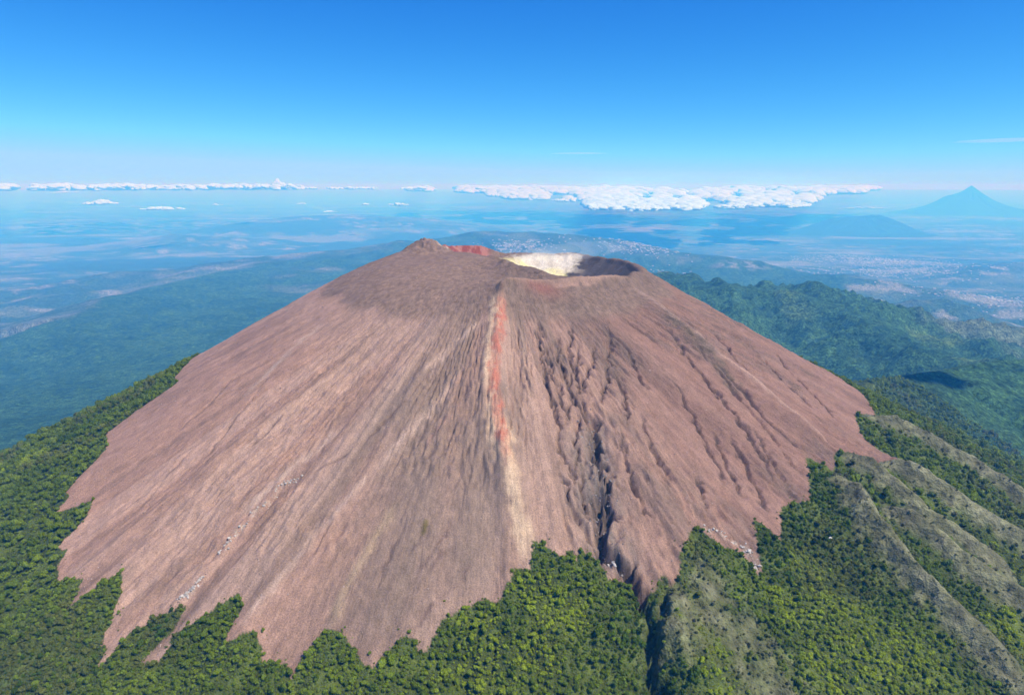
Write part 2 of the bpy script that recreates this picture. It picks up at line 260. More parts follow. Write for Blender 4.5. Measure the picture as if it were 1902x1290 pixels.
# ---------------------------------------------------------------- the colour of the ground, with gully shade and mist painted in
def col(*c): return np.array(c, float)
def mixc(a, b, t): return a*(1-t[..., None])+b*t[..., None]
def ground_colour(x, y, bare):
    u = x-CX; v = y-CY; r = np.hypot(u, v); th = np.arctan2(u, -v); ts = np.arctan2(x+25, -(y-1500))
    n1 = fbm(x/70, y/70, 81, 4); n2 = fbm(x/13, y/13, 82, 3)
    # ---- bare rock
    pink = col(.320, .215, .165); brown = col(.225, .158, .122); ash = col(.195, .152, .120); pale = col(.44, .325, .26)
    streak = ridged(ts*28+.7*fbm(r/190, ts*7, 83, 3), r/500, 84, 3)
    fine = fbm(ts*170, r/28, 85, 3)
    c = mixc(brown+0*x[..., None], pink, np.clip(.18+.95*sst(.3, .75, streak*.6+n1*.5), 0, 1))
    c = mixc(c, pale, .28*sst(.60, .8, fine*.35+streak*.45+.2*n1)*sst(320, 480, r))
    c = mixc(c, ash, .75*sst(.5, .62, fbm(ts*9, r/420, 86, 3))*sst(1, .1, np.abs(th-.05)/.9))
    c = mixc(c, pale, .45*sst(.50, .64, fbm(ts*11+5, r/650, 114, 4))*sst(420, 560, r)*(1-.5*sst(0, .3, th)))
    # middle of the face is ash grey, dome top grey brown
    d, t = many(x, y, [[(-150, 1050), (-130, 860), (-150, 760)], [(-40, 1000), (-60, 830)]], 160)
    c = mixc(c, col(.200, .158, .126), np.where(d < 160, .8*np.exp(-(d/75)**2), 0))
    dome = sst(432, 398, np.hypot(u*1.0, v*.93)+60*(n1-.5))
    c = mixc(c, col(.200, .146, .113), .85*dome)
    c = mixc(c, c*(.88+.24*sst(.35, .65, fbm(x/6, y/6, 112, 3)))[..., None], dome)
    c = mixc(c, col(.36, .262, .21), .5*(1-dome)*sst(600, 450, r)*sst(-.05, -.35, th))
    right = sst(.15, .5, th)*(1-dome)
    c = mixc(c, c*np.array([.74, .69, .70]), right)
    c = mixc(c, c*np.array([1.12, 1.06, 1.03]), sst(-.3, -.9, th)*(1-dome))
    c = c*(0.86+.28*n2)[..., None]
    def lay(lines, wdt, cc, amt, wig=0.0, pw=2, brk=None):
        nonlocal c
        d, t = many(x, y, lines, wdt*3+wig, wig)
        a = np.where(d < wdt*3, amt*np.exp(-(d/wdt)**pw), 0)*np.clip(t*8+.1, 0, 1)*np.clip((1-t)*8+.1, 0, 1)
        if brk is not None: a = a*brk
        c = mixc(c, col(*cc), np.clip(a, 0, 1))
    gr = sst(.3, .65, fine)
    lay(PALE, 7.5, (.43, .33, .27), .8, 6, brk=gr*.7+.4)
    lay(TAN, 7, (.37, .285, .19), .8, 5)
    lay(OLIVE, 20, (.115, .096, .066), .85, 14, 4, brk=.55+.45*gr)
    lay(RIDGE[1:2], 6, (.40, .29, .235), .6, 6)
    lay(REDTAN, 12, (.50, .385, .27), .95, 8, 4, brk=.66+.45*sst(.3, .6, n2))
    lay(RED, 10, (.43, .17, .115), .97, 7, 4, brk=.5+.5*sst(.35, .6, fbm(x/7, y/9, 87, 3)))
    lay(REDFAINT, 6, (.36, .21, .165), .4, 9, brk=gr)
    lay(GREY, 36, (.20, .172, .148), .9, 18, brk=.6+.4*gr)
    lay(GULLY, 2.8, (.075, .058, .050), .94, 12, brk=.35+.65*sst(.15, .5, fbm(x/18, y/18, 91, 2)))  # gully beds painted dark, standing in for their deep shade
    lay(RAVINE, 9, (.075, .062, .054), .9, 15)  # ravine bed darkened likewise, its shade put into the colour
    lay(LRILL, 2.6, (.15, .105, .085), .8, 5, brk=sst(.35, .6, vn(x/22, y/22, 88)))
    lay(WHITE1, 3.6, (.42, .35, .29), .9, 4, brk=sst(.42, .6, fbm(x/5, y/5, 89, 2)))
    lay(WHITE2, 3.6, (.46, .40, .34), .9, 4, brk=sst(.38, .58, fbm(x/5, y/5, 90, 2)))
    lay(GRASPOT, 3, (.13, .11, .03), .9, 3)
    # crater: sulphur yellow and white floor and western wall, dark east wall, red scarp below the peak
    e = crater_e(x, y)
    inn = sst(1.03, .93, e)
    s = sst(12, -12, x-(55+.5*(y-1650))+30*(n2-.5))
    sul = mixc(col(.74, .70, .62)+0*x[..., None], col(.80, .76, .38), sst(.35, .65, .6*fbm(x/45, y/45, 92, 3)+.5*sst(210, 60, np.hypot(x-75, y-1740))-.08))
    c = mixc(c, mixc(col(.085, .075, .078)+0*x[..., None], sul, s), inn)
    fum = sst(.46, .58, fbm(x/20, y/20, 93, 3))*sst(1780, 1815, y)*sst(-210, -160, x)*sst(60, 0, x)*sst(1858, 1848, y)
    fum = np.maximum(fum, .8*sst(1.22, 1.05, e)*sst(1800, 1870, y)*sst(.42, .55, fbm(x/22, y/22, 94, 3))*sst(215, 150, x))
    rw = sst(-200, -180, x)*sst(-50, -75, x)*sst(1846, 1856, y+8*(n2-.5))*sst(1925, 1900, y)
    c = mixc(c, mixc(col(.25, .065, .05)+0*x[..., None], col(.36, .16, .13), sst(.45, .6, n2)), .9*rw)
    c = mixc(c, col(.66, .60, .50), fum*.9)
    # pink lip in front of the crater
    lipm = sst(12, 3, np.abs(r-350-6*(n2-.5)))*sst(.25, .4, th)*sst(1.0, .8, th)
    c = mixc(c, col(.46, .30, .235), .6*lipm*sst(.2, .5, n2))
    c = mixc(c, col(.30, .13, .10), .7*np.exp(-(((x-60)/38)**2+((y-1352)/22)**2)))
    lay(LIP, 5, (.40, .27, .20), .7, 5)
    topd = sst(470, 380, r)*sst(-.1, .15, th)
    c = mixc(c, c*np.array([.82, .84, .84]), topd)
    rgh = sst(.42, .60, fbm(ts*4.5, r/170, 76, 3))*sst(-.25, .1, th)*sst(380, 520, r)
    c = mixc(c, col(.150, .118, .098), .5*rgh*sst(.35, .6, fbm(ts*40, r/60, 79, 4)))
    rock = c*np.array([.96, .87, .79])*(.93+.14*sst(.3, .7, fbm(ts*150, r/9, 80, 3)))[..., None]
    # ---- land with plants on it
    grs = mixc(col(.045, .062, .016)+0*x[..., None], col(.085, .105, .022), fbm(x/60, y/60, 95, 4))
    # dry grass on the ribs in the south-east
    dm = dry_mask(x, y)
    grs = mixc(grs, mixc(col(.098, .100, .045)+0*x[..., None], col(.165, .158, .092), n2), dm)
    # distant woods, fields, villages
    fr = sst(1500, 2600, r)
    wood = mixc(col(.026, .062, .022)+0*x[..., None], col(.050, .108, .034), sst(.3, .7, .5*fbm(x/380, y/380, 101, 5)+.5*fbm(x/60, y/60, 113, 3)))
    wood = mixc(wood, col(.095, .15, .035), .8*sst(.60, .72, fbm(x/500, y/500, 102, 4))*sst(1600, 3200, x)*sst(8000, 6000, r))
    g = mixc(grs, wood, fr)
    ra = np.interp(th % (2*math.pi), *EDGE_R)
    farm = sst(.95, 1.04, r/ra-.28*sst(165, 150, np.degrees(th % (2*math.pi)))+.10*(fbm(x/1300, y/1300, 103, 4)-.5)*2)
    up = sst(160, 168, np.degrees(th % (2*math.pi)))*sst(205, 195, np.degrees(th % (2*math.pi)))*sst(7000, 11000, r)
    farm = np.maximum(farm, up*sst(.48, .62, fbm(x/1500, y/1100, 109, 5))*.8)
    fld = mixc(col(.045, .085, .045)+0*x[..., None], col(.100, .130, .075), sst(.45, .70, fbm(x/900, y/420, 104, 5)))
    fld = mixc(fld, col(.22, .215, .18), .8*sst(.62, .72, fbm(x/700, y/500, 105, 6)))
    g = mixc(g, fld, farm)
    g = mixc(g, col(.035, .07, .05), .9*sst(.50, .60, fbm(x/7000, y/4200, 106, 4))*sst(14000, 20000, r))
    g = mixc(g, col(.22, .22, .19), .55*sst(.60, .72, fbm(x/5200, y/2400, 107, 6))*sst(14000, 20000, r))
    g = mixc(g, col(.20, .21, .19), .5*sst(.98, 1.03, r/ra)*sst(1.32, 1.05, r/ra)*sst(.38, .6, fbm(x/2200, y/900, 110, 5))*sst(-.05, -.2, np.sin(th)))  # pale fields past the apron edge, with valley mist painted into them
    for (vx, vy, vr) in TOWNS:
        q = np.hypot((x-vx)/vr, (y-vy)/(vr*.8))
        g = mixc(g, col(.22, .22, .20), .8*sst(1.1, .3, q)*sst(.42, .6, fbm(x/160, y/160, 108, 4)))
    return mixc(g, rock, bare.astype(float))
def dry_mask(x, y):
    """share of dry grass: strongest on the crests of the south-east ribs, thinning into the hollows"""
    d, t = many(x, y, DUNE, 90, 14)
    m = np.where(d < 90, .9*np.exp(-(d/20)**2)+.5*np.exp(-(d/42)**2), 0)*np.clip(t*6+.3, 0, 1)
    for (px, py) in P_DRY:
        m = np.maximum(m, .72*np.exp(-(((x-px)/46)**2+((y-py)/40)**2)))
    return np.clip(sst(.12, .95, m+.75*(fbm(x/11, y/11, 97, 4)-.5)), 0, 1)
_e = sorted([((math.atan2(p[0]-CX, -(p[1]-CY))) % (2*math.pi), math.hypot(p[0]-CX, p[1]-CY)) for p in C_APRON[:-1]+C_UPLAND[1:]+C_WALL[-4:]])
EDGE_R = ([0.]+[a for a, b in _e]+[2*math.pi], [_e[0][1]]+[b for a, b in _e]+[_e[-1][1]])
TOWNS = [(3700, 7800, 900), (9300, 13200, 1100), (9900, 10600, 800), (10300, 14800, 1300), (7200, 16500, 1300), (9200, 7800, 1200), (5200, 15500, 800), (12000, 21000, 1800), (3600, 18500, 1200),
         (-7900, 12600, 300), (1400, 7800, 1100), (200, 18500, 900), (13500, 26000, 2200), (2400, 15200, 800), (7400, 19500, 1400)]
# ---------------------------------------------------------------- helpers
def tagp(o, label=None, cat=None, group=None, kind=None):
    if label: o['label'] = label
    if cat: o['category'] = cat
    if group: o['group'] = group
    if kind: o['kind'] = kind
    return o
def make_mesh(name, co, faces, smooth=True):
    me = bpy.data.meshes.new(name); n = faces.shape[1]
    me.vertices.add(len(co)); me.vertices.foreach_set("co", np.ascontiguousarray(co, np.float32).ravel())
    me.loops.add(faces.size); me.loops.foreach_set("vertex_index", np.ascontiguousarray(faces, np.int32).ravel())
    me.polygons.add(len(faces)); me.polygons.foreach_set("loop_start", np.arange(0, faces.size, n, dtype=np.int32)); me.update()
    me.polygons.foreach_set("use_smooth", np.full(len(faces), smooth))
    return me
def set_attr(me, name, arr, typ, dom='POINT'):
    a = me.attributes.new(name, typ, dom)
    key = {'FLOAT_COLOR': 'color', 'FLOAT_VECTOR': 'vector', 'FLOAT': 'value', 'INT': 'value'}[typ]
    a.data.foreach_set(key, np.ascontiguousarray(arr, np.int32 if typ == 'INT' else np.float32).ravel())
def N(nt, typ, **kw):
    n = nt.nodes.new(typ)
    for k, v in kw.items():
        if k.startswith('i_'):
            key = k[2:]; key = int(key) if key.isdigit() else key
            n.inputs[key].default_value = v
        else: setattr(n, k, v)
    return n
def rock_mat():
    m = bpy.data.materials.new("scree"); m.use_nodes = True; nt = m.node_tree; lk = nt.links
    b = nt.nodes['Principled BSDF']; b.inputs['Roughness'].default_value = .95; b.inputs['Specular IOR Level'].default_value = .08
    at = N(nt, 'ShaderNodeAttribute', attribute_name='col'); pa = N(nt, 'ShaderNodeAttribute', attribute_name='polar')
    tc = N(nt, 'ShaderNodeTexCoord')
    n1 = N(nt, 'ShaderNodeTexNoise'); n1.inputs['Scale'].default_value = .5; n1.inputs['Detail'].default_value = 5; n1.inputs['Roughness'].default_value = .7
    n2 = N(nt, 'ShaderNodeTexNoise'); n2.inputs['Scale'].default_value = 1.0; n2.inputs['Detail'].default_value = 4
    lk.new(tc.outputs['Object'], n1.inputs['Vector']); lk.new(pa.outputs['Vector'], n2.inputs['Vector'])
    r1 = N(nt, 'ShaderNodeMapRange'); r1.inputs[1].default_value = .3; r1.inputs[2].default_value = .7; r1.inputs[3].default_value = .62; r1.inputs[4].default_value = 1.38
    r2 = N(nt, 'ShaderNodeMapRange'); r2.inputs[1].default_value = .3; r2.inputs[2].default_value = .7; r2.inputs[3].default_value = .90; r2.inputs[4].default_value = 1.10
    lk.new(n1.outputs[0], r1.inputs[0]); lk.new(n2.outputs[0], r2.inputs[0])
    mm = N(nt, 'ShaderNodeMath', operation='MULTIPLY'); lk.new(r1.outputs[0], mm.inputs[0]); lk.new(r2.outputs[0], mm.inputs[1])
    mx = N(nt, 'ShaderNodeVectorMath', operation='SCALE'); lk.new(at.outputs['Vector'], mx.inputs[0]); lk.new(mm.outputs[0], mx.inputs['Scale'])
    lk.new(mx.outputs[0], b.inputs['Base Color'])
    bp = N(nt, 'ShaderNodeBump'); bp.inputs['Strength'].default_value = .8; bp.inputs['Distance'].default_value = 1.6
    ad = N(nt, 'ShaderNodeMath', operation='ADD'); lk.new(n1.outputs[0], ad.inputs[0]); lk.new(n2.outputs[0], ad.inputs[1])
    lk.new(ad.outputs[0], bp.inputs['Height']); lk.new(bp.outputs[0], b.inputs['Normal'])
    return m
def land_mat():
    m = bpy.data.materials.new("wooded_land"); m.use_nodes = True; nt = m.node_tree; lk = nt.links
    b = nt.nodes['Principled BSDF']; b.inputs['Roughness'].default_value = 1; b.inputs['Specular IOR Level'].default_value = .05
    at = N(nt, 'ShaderNodeAttribute', attribute_name='col'); tc = N(nt, 'ShaderNodeTexCoord')
    n1 = N(nt, 'ShaderNodeTexNoise'); n1.inputs['Scale'].default_value = .06; n1.inputs['Detail'].default_value = 4; n1.inputs['Roughness'].default_value = .65
    n2 = N(nt, 'ShaderNodeTexNoise'); n2.inputs['Scale'].default_value = .018; n2.inputs['Detail'].default_value = 6; n2.inputs['Roughness'].default_value = .7
    for n in (n1, n2): lk.new(tc.outputs['Object'], n.inputs['Vector'])
    r1 = N(nt, 'ShaderNodeMapRange'); r1.inputs[1].default_value = .32; r1.inputs[2].default_value = .68; r1.inputs[3].default_value = .25; r1.inputs[4].default_value = 1.9
    r2 = N(nt, 'ShaderNodeMapRange'); r2.inputs[1].default_value = .32; r2.inputs[2].default_value = .68; r2.inputs[3].default_value = .3; r2.inputs[4].default_value = 1.8
    lk.new(n1.outputs[0], r1.inputs[0]); lk.new(n2.outputs[0], r2.inputs[0])
    m0 = N(nt, 'ShaderNodeMath', operation='MULTIPLY'); lk.new(r1.outputs[0], m0.inputs[0]); lk.new(r2.outputs[0], m0.inputs[1])
    mm = N(nt, 'ShaderNodeMix'); mm.inputs[2].default_value = 1; lk.new(at.outputs['Alpha'], mm.inputs[0]); lk.new(m0.outputs[0], mm.inputs[3])
    mx = N(nt, 'ShaderNodeVectorMath', operation='SCALE'); lk.new(at.outputs['Vector'], mx.inputs[0]); lk.new(mm.outputs[0], mx.inputs['Scale'])
    lk.new(mx.outputs[0], b.inputs['Base Color'])
    bp = N(nt, 'ShaderNodeBump'); lk.new(at.outputs['Alpha'], bp.inputs['Strength']); bp.inputs['Distance'].default_value = 9
    lk.new(n1.outputs[0], bp.inputs['Height'])
    bp2 = N(nt, 'ShaderNodeBump'); lk.new(at.outputs['Alpha'], bp2.inputs['Strength']); bp2.inputs['Distance'].default_value = 45
    lk.new(n2.outputs[0], bp2.inputs['Height']); lk.new(bp.outputs[0], bp2.inputs['Normal']); lk.new(bp2.outputs[0], b.inputs['Normal'])
    return m
M_ROCK = rock_mat(); M_LAND = land_mat()
# ---------------------------------------------------------------- the ground: a polar sheet round the volcano's axis
QUAL = 1.0
ang = np.concatenate([np.arange(-130, 130, .17/QUAL), np.arange(130, 230, .25/QUAL)])
th_ = np.radians(ang)
r_in = np.concatenate([[1.0], np.arange(4, 1400, 2.6/QUAL)])
r_out = 1400*(1+.0105/QUAL)**np.arange(0, int(math.log(330000/1400)/math.log(1+.0105/QUAL))+2)
def polar_sheet(name, radii, mat, polar):
    T, RR = np.meshgrid(th_, radii)
    X = CX+RR*np.sin(T); Y = CY-RR*np.cos(T)
    Z = full_z(X, Y); bare = bare_mask(X, Y)
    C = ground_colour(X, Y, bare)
    n, m = X.shape
    i = np.arange(n-1)[:, None]*m; j = np.arange(m)[None]; j2 = (j+1) % m
    f = np.stack([i+j, i+m+j, i+m+j2, i+j2], -1).reshape(-1, 4)
    me = make_mesh(name, np.stack([X, Y, Z], -1).reshape(-1, 3), f)
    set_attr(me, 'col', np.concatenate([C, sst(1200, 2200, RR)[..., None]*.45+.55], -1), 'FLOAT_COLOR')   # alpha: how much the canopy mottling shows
    if polar: set_attr(me, 'polar', np.stack([T*230, RR/26, 0*T], -1), 'FLOAT_VECTOR')
    if polar:
        bf = bare[:-1].reshape(-1)
        me.materials.append(M_ROCK); me.materials.append(M_LAND)
        me.polygons.foreach_set("material_index", np.where(bf, 0, 1).astype(np.int32))
    else: me.materials.append(mat)
    o = bpy.data.objects.new(name, me); scene.collection.objects.link(o)
    return o
volcano = polar_sheet("volcano", np.append(r_in, 1400.0), None, True)
tagp(volcano, "bare reddish brown volcanic cone with a sulphur yellow crater", kind='structure')
ground = polar_sheet("ground", r_out, M_LAND, False)
tagp(ground, "green lowland plain and wooded foothills spreading to the horizon", kind='structure')
def massif(name, label, cx, cy, top, base, rad, shape, seed):
    n = 160; a = np.radians(np.arange(0, 360, 1.5)); rr = np.linspace(0, 1, n)
    T, Q = np.meshgrid(a, rr)
    X = cx+rad*Q*np.sin(T)*1.25; Y = cy-rad*Q*np.cos(T)
    h = shape(Q, T)*(top-base); 
    Z = base+h+(top-base)*.16*(ridged(T*3.2, Q*2.2, seed, 4)-.55)*sst(0, .2, Q)*(1-Q)-60*sst(.9, 1, Q)
    n_, m = X.shape; i = np.arange(n_-1)[:, None]*m; j = np.arange(m)[None]; j2 = (j+1) % m
    f = np.stack([i+j, i+m+j, i+m+j2, i+j2], -1).reshape(-1, 4)
    me = make_mesh(name, np.stack([X, Y, Z], -1).reshape(-1, 3), f)
    set_attr(me, 'col', np.tile([.03, .06, .03, 1], (X.size, 1)), 'FLOAT_COLOR'); me.materials.append(M_LAND)
    o = bpy.data.objects.new(name, me); scene.collection.objects.link(o); return tagp(o, label, kind='structure')
massif("distant_mountain", "hazy blue pointed mountain rising above the horizon", M_FAR[0], M_FAR[1], M_FAR[2], PLAIN-40, 7800,
       lambda q, t: .60*np.clip(1-q, 0, 1)**1.6+.36*np.exp(-(q/.19)**1.5)*(1-q)+.16*np.exp(-(((q*np.sin(t)+.28)/.12)**2+(q*np.cos(t)/.2)**2)), 5)
massif("hill", "low dark blue hill with a small cloud over it", M_HILL[0], M_HILL[1], M_HILL[2], PLAIN-40, 4900,
       lambda q, t: .62*np.exp(-(q/.45)**2)*(1-q**3)+.33*np.exp(-(((q*np.sin(t)-.3)/.3)**2+(q*np.cos(t)/.4)**2))+.30*np.exp(-(((q*np.sin(t)+.35)/.3)**2+(q*np.cos(t)/.4)**2)), 6)
# ---------------------------------------------------------------- scattered stuff: one object, instanced in its own geometry nodes
rng = np.random.default_rng(7)
def scatter(name, pts, scales, rots, idx, tint, variants, kind='stuff'):
    me = bpy.data.meshes.new(name); me.vertices.add(len(pts)); me.vertices.foreach_set("co", np.ascontiguousarray(pts, np.float32).ravel())
    set_attr(me, 'size', scales, 'FLOAT_VECTOR'); set_attr(me, 'turn', rots, 'FLOAT_VECTOR'); set_attr(me, 'which', idx, 'INT')
    set_attr(me, 'tint', np.concatenate([tint, np.ones((len(tint), 1))], 1), 'FLOAT_COLOR')
    o = bpy.data.objects.new(name, me); scene.collection.objects.link(o)
    col_ = bpy.data.collections.new(name+"_shapes")
    for k, (vm, mat) in enumerate(variants):
        vo = bpy.data.objects.new("%s_shape_%02d" % (name, k), vm); col_.objects.link(vo)
    g = bpy.data.node_groups.new(name, 'GeometryNodeTree')
    g.interface.new_socket("Geometry", in_out='INPUT', socket_type='NodeSocketGeometry'); g.interface.new_socket("Geometry", in_out='OUTPUT', socket_type='NodeSocketGeometry')
    gi = g.nodes.new('NodeGroupInput'); go = g.nodes.new('NodeGroupOutput')
    ip = g.nodes.new('GeometryNodeInstanceOnPoints'); ci = g.nodes.new('GeometryNodeCollectionInfo')
    ci.inputs['Collection'].default_value = col_; ci.inputs['Separate Children'].default_value = True; ci.inputs['Reset Children'].default_value = True
    ip.inputs['Pick Instance'].default_value = True
    def na(nm, ty):
        n = g.nodes.new('GeometryNodeInputNamedAttribute'); n.data_type = ty; n.inputs['Name'].default_value = nm
        return [s for s in n.outputs if s.enabled and s.name == 'Attribute'][0]
    l = g.links
    l.new(gi.outputs[0], ip.inputs['Points']); l.new(ci.outputs[0], ip.inputs['Instance'])
    l.new(na('which', 'INT'), ip.inputs['Instance Index']); l.new(na('size', 'FLOAT_VECTOR'), ip.inputs['Scale']); l.new(na('turn', 'FLOAT_VECTOR'), ip.inputs['Rotation'])
    l.new(ip.outputs[0], go.inputs[0])
    mod = o.modifiers.new("scatter", 'NODES'); mod.node_group = g
    o['kind'] = kind
    return o
def ico(sub):
    import bmesh
    bm = bmesh.new(); bmesh.ops.create_icosphere(bm, subdivisions=sub, radius=1)
    v = np.array([q.co[:] for q in bm.verts]); f = np.array([[q.index for q in p.verts] for p in bm.faces]); bm.free()
    return v, f
ICO1 = ico(1); ICO2 = ico(2); ICO3 = ico(3); ICO4 = ico(4)
def lumpy(v, amp, sc, seed, octv=3):
    a = fbm(v[:, 0]*sc+v[:, 2]*sc*.7+50, v[:, 1]*sc-v[:, 2]*sc*.6+50, seed, octv)
    return v*(1+amp*(a-.5)*2)[:, None]
def foliage_mat(name, instanced):
    m = bpy.data.materials.new(name); m.use_nodes = True; nt = m.node_tree; lk = nt.links; nt.nodes.clear()
    out = N(nt, 'ShaderNodeOutputMaterial'); df = N(nt, 'ShaderNodeBsdfDiffuse'); tr = N(nt, 'ShaderNodeBsdfTranslucent'); mx = N(nt, 'ShaderNodeMixShader'); mx.inputs[0].default_value = .38
    if instanced:
        at = N(nt, 'ShaderNodeAttribute', attribute_name='tint', attribute_type='INSTANCER'); c = at.outputs['Color']
    else:
        oi = N(nt, 'ShaderNodeObjectInfo'); c = oi.outputs['Color']
    lf = N(nt, 'ShaderNodeAttribute', attribute_name='leaf')
    r = N(nt, 'ShaderNodeVectorMath', operation='SCALE'); lk.new(c, r.inputs[0]); lk.new(lf.outputs['Fac'], r.inputs['Scale'])
    lk.new(r.outputs[0], df.inputs[0]); lk.new(r.outputs[0], tr.inputs[0]); lk.new(df.outputs[0], mx.inputs[1]); lk.new(tr.outputs[0], mx.inputs[2]); lk.new(mx.outputs[0], out.inputs[0])
    return m
M_LEAF = foliage_mat("foliage", True); M_LEAF_T = foliage_mat("foliage_of_tree", False)
M_BARK = bpy.data.materials.new("bark"); M_BARK.use_nodes = True
_b = M_BARK.node_tree.nodes['Principled BSDF']; _b.inputs['Roughness'].default_value = .9
_nz = N(M_BARK.node_tree, 'ShaderNodeTexNoise'); _nz.inputs['Scale'].default_value = 4
_cr = N(M_BARK.node_tree, 'ShaderNodeValToRGB'); _cr.color_ramp.elements[0].color = (.05, .035, .025, 1); _cr.color_ramp.elements[1].color = (.16, .13, .10, 1)
M_BARK.node_tree.links.new(_nz.outputs[0], _cr.inputs[0]); M_BARK.node_tree.links.new(_cr.outputs[0], _b.inputs['Base Color'])
def crown_mesh(name, seed, mat, lobes=7, leaves=34, ls=.30):
    rg = np.random.default_rng(seed); V = []; F = []; A = []; n0 = 0
    V4 = []; F4 = []
    for k in range(lobes):
        a = rg.uniform(0, 6.28); q = rg.uniform(.15, .62) if k else 0
        c = np.array([q*math.cos(a), q*math.sin(a), rg.uniform(.45, .95)-.35*q]); s = rg.uniform(.34, .52)
        v, f = ICO1; v = lumpy(v, .25, 1.4, seed+k)*s*np.array([1, 1, .8])+c
        V.append(v); F.append(f+n0); n0 += len(v); A.append(np.full(len(f), .8))
        for _ in range(leaves):
            d = rg.normal(size=3); d[2] = abs(d[2])*.9-.2; d /= np.linalg.norm(d)
            p = c+d*s*rg.uniform(.85, 1.2)*np.array([1, 1, .85]); nn = d+rg.normal(size=3)*.55; nn /= np.linalg.norm(nn)
            t = np.cross(nn, rg.normal(size=3)); t /= np.linalg.norm(t); b = np.cross(nn, t); z = ls*rg.uniform(.5, 1.0)*.55
            V.append(np.array([p-t*z-b*z*.6, p+t*z-b*z*.5, p+t*z*.2+b*z])); F.append(np.array([[n0, n0+1, n0+2]])); n0 += 3; A.append([rg.uniform(.75, 1.45)])
    me = make_mesh(name, np.concatenate(V), np.concatenate(F), False)
    set_attr(me, 'leaf', np.concatenate(A), 'FLOAT', 'FACE'); me.materials.append(mat)
    return me
CROWNS = [crown_mesh("crown_shape", 100+k, M_LEAF, 5+k % 4, 30) for k in range(6)]
def screen(p):
    c, s = math.cos(R(13.3)), math.sin(R(13.3)); dz = p[:, 2]-3500
    dep = p[:, 1]*c-dz*s; up = p[:, 1]*s+dz*c
    return 951+1268*p[:, 0]/dep, 645-1268*up/dep, dep
def jitter(x0, x1, y0, y1, s):
    gx, gy = np.meshgrid(np.arange(x0, x1, s), np.arange(y0, y1, s)); gx = gx.ravel(); gy = gy.ravel()
    return gx+rng.uniform(-.45, .45, gx.shape)*s, gy+rng.uniform(-.45, .45, gy.shape)*s
P = []
for s, d0, d1 in ((4.3, 0, 1250), (7.5, 1250, 2100), (11.5, 2100, 3600)):
    x, y = jitter(-d1*.95, d1*.95, 200, d1, s)
    z0 = base_z(x, y); dist = np.sqrt(x**2+y**2+(z0-3500)**2)
    k = (dist >= d0) & (dist < d1); x, y, z0 = x[k], y[k], z0[k]
    sx, sy, dep = screen(np.stack([x, y, z0], 1))
    k = (dep > 50) & (sx > -330) & (sx < 2230) & (sy > 300) & (sy < 1480); x, y, z0 = x[k], y[k], z0[k]
    e = 3.0; gx = (base_z(x+e, y)-z0)/e; gy = (base_z(x, y+e)-z0)/e
    k = (gx*x+gy*y-(z0-3500))/np.hypot(x, y) > -.06; x, y = x[k], y[k]
    bm_ = bare_mask(x, y); q = rng.normal(0, 7, (2, len(x)))
    k = ~bm_ | (~bare_mask(x+q[0], y+q[1]) & (rng.uniform(0, 1, len(x)) < .5)); x, y = x[k], y[k]
    P.append(np.stack([x, y, np.full(len(x), s)], 1))
P = np.concatenate(P); tx, ty, ts = P.T; tz = full_z(tx, ty)
dry = dry_mask(tx, ty)
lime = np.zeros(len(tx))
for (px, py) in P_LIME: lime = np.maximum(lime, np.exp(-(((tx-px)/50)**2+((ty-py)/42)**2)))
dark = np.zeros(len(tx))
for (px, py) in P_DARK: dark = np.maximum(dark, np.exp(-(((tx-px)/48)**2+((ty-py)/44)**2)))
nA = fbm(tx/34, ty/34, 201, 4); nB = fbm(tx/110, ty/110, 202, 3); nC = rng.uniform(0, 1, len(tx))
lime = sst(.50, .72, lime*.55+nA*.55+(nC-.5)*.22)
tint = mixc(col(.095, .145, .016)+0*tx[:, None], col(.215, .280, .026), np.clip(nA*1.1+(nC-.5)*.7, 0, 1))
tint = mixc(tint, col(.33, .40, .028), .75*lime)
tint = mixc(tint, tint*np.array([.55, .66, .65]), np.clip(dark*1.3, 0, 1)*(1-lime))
u_ = np.hypot(tx-CX, ty-CY)
tint = mixc(tint, col(.17, .165, .055), .6*sst(.55, .7, nB)*(nC > .3))
tint = mixc(tint, mixc(col(.115, .125, .045)+0*tx[:, None], col(.215, .205, .120), nC), .95*sst(.05, .5, dry))
tint *= rng.uniform(.85, 1.2, len(tx))[:, None]
rad = np.where(ts < 5, 5.0, ts)*.58*(.38+1.35*rng.uniform(0, 1, len(tx))**2.2)*(1-.62*dry)
keep = (rng.uniform(0, 1, len(tx)) > .5*sst(.25, .7, dry))
rv = many(tx, ty, RAVINE[:1], 12)[0]; keep &= rv > 4.5
edge = ~bare_mask(tx+rng.normal(0, 4, len(tx)), ty+rng.normal(0, 4, len(tx)))     # scrubby where it meets the scree
rad = np.where(bare_mask(tx, ty), rng.uniform(.5, 1.6, len(tx)), np.where(edge, rad, rad*.7))
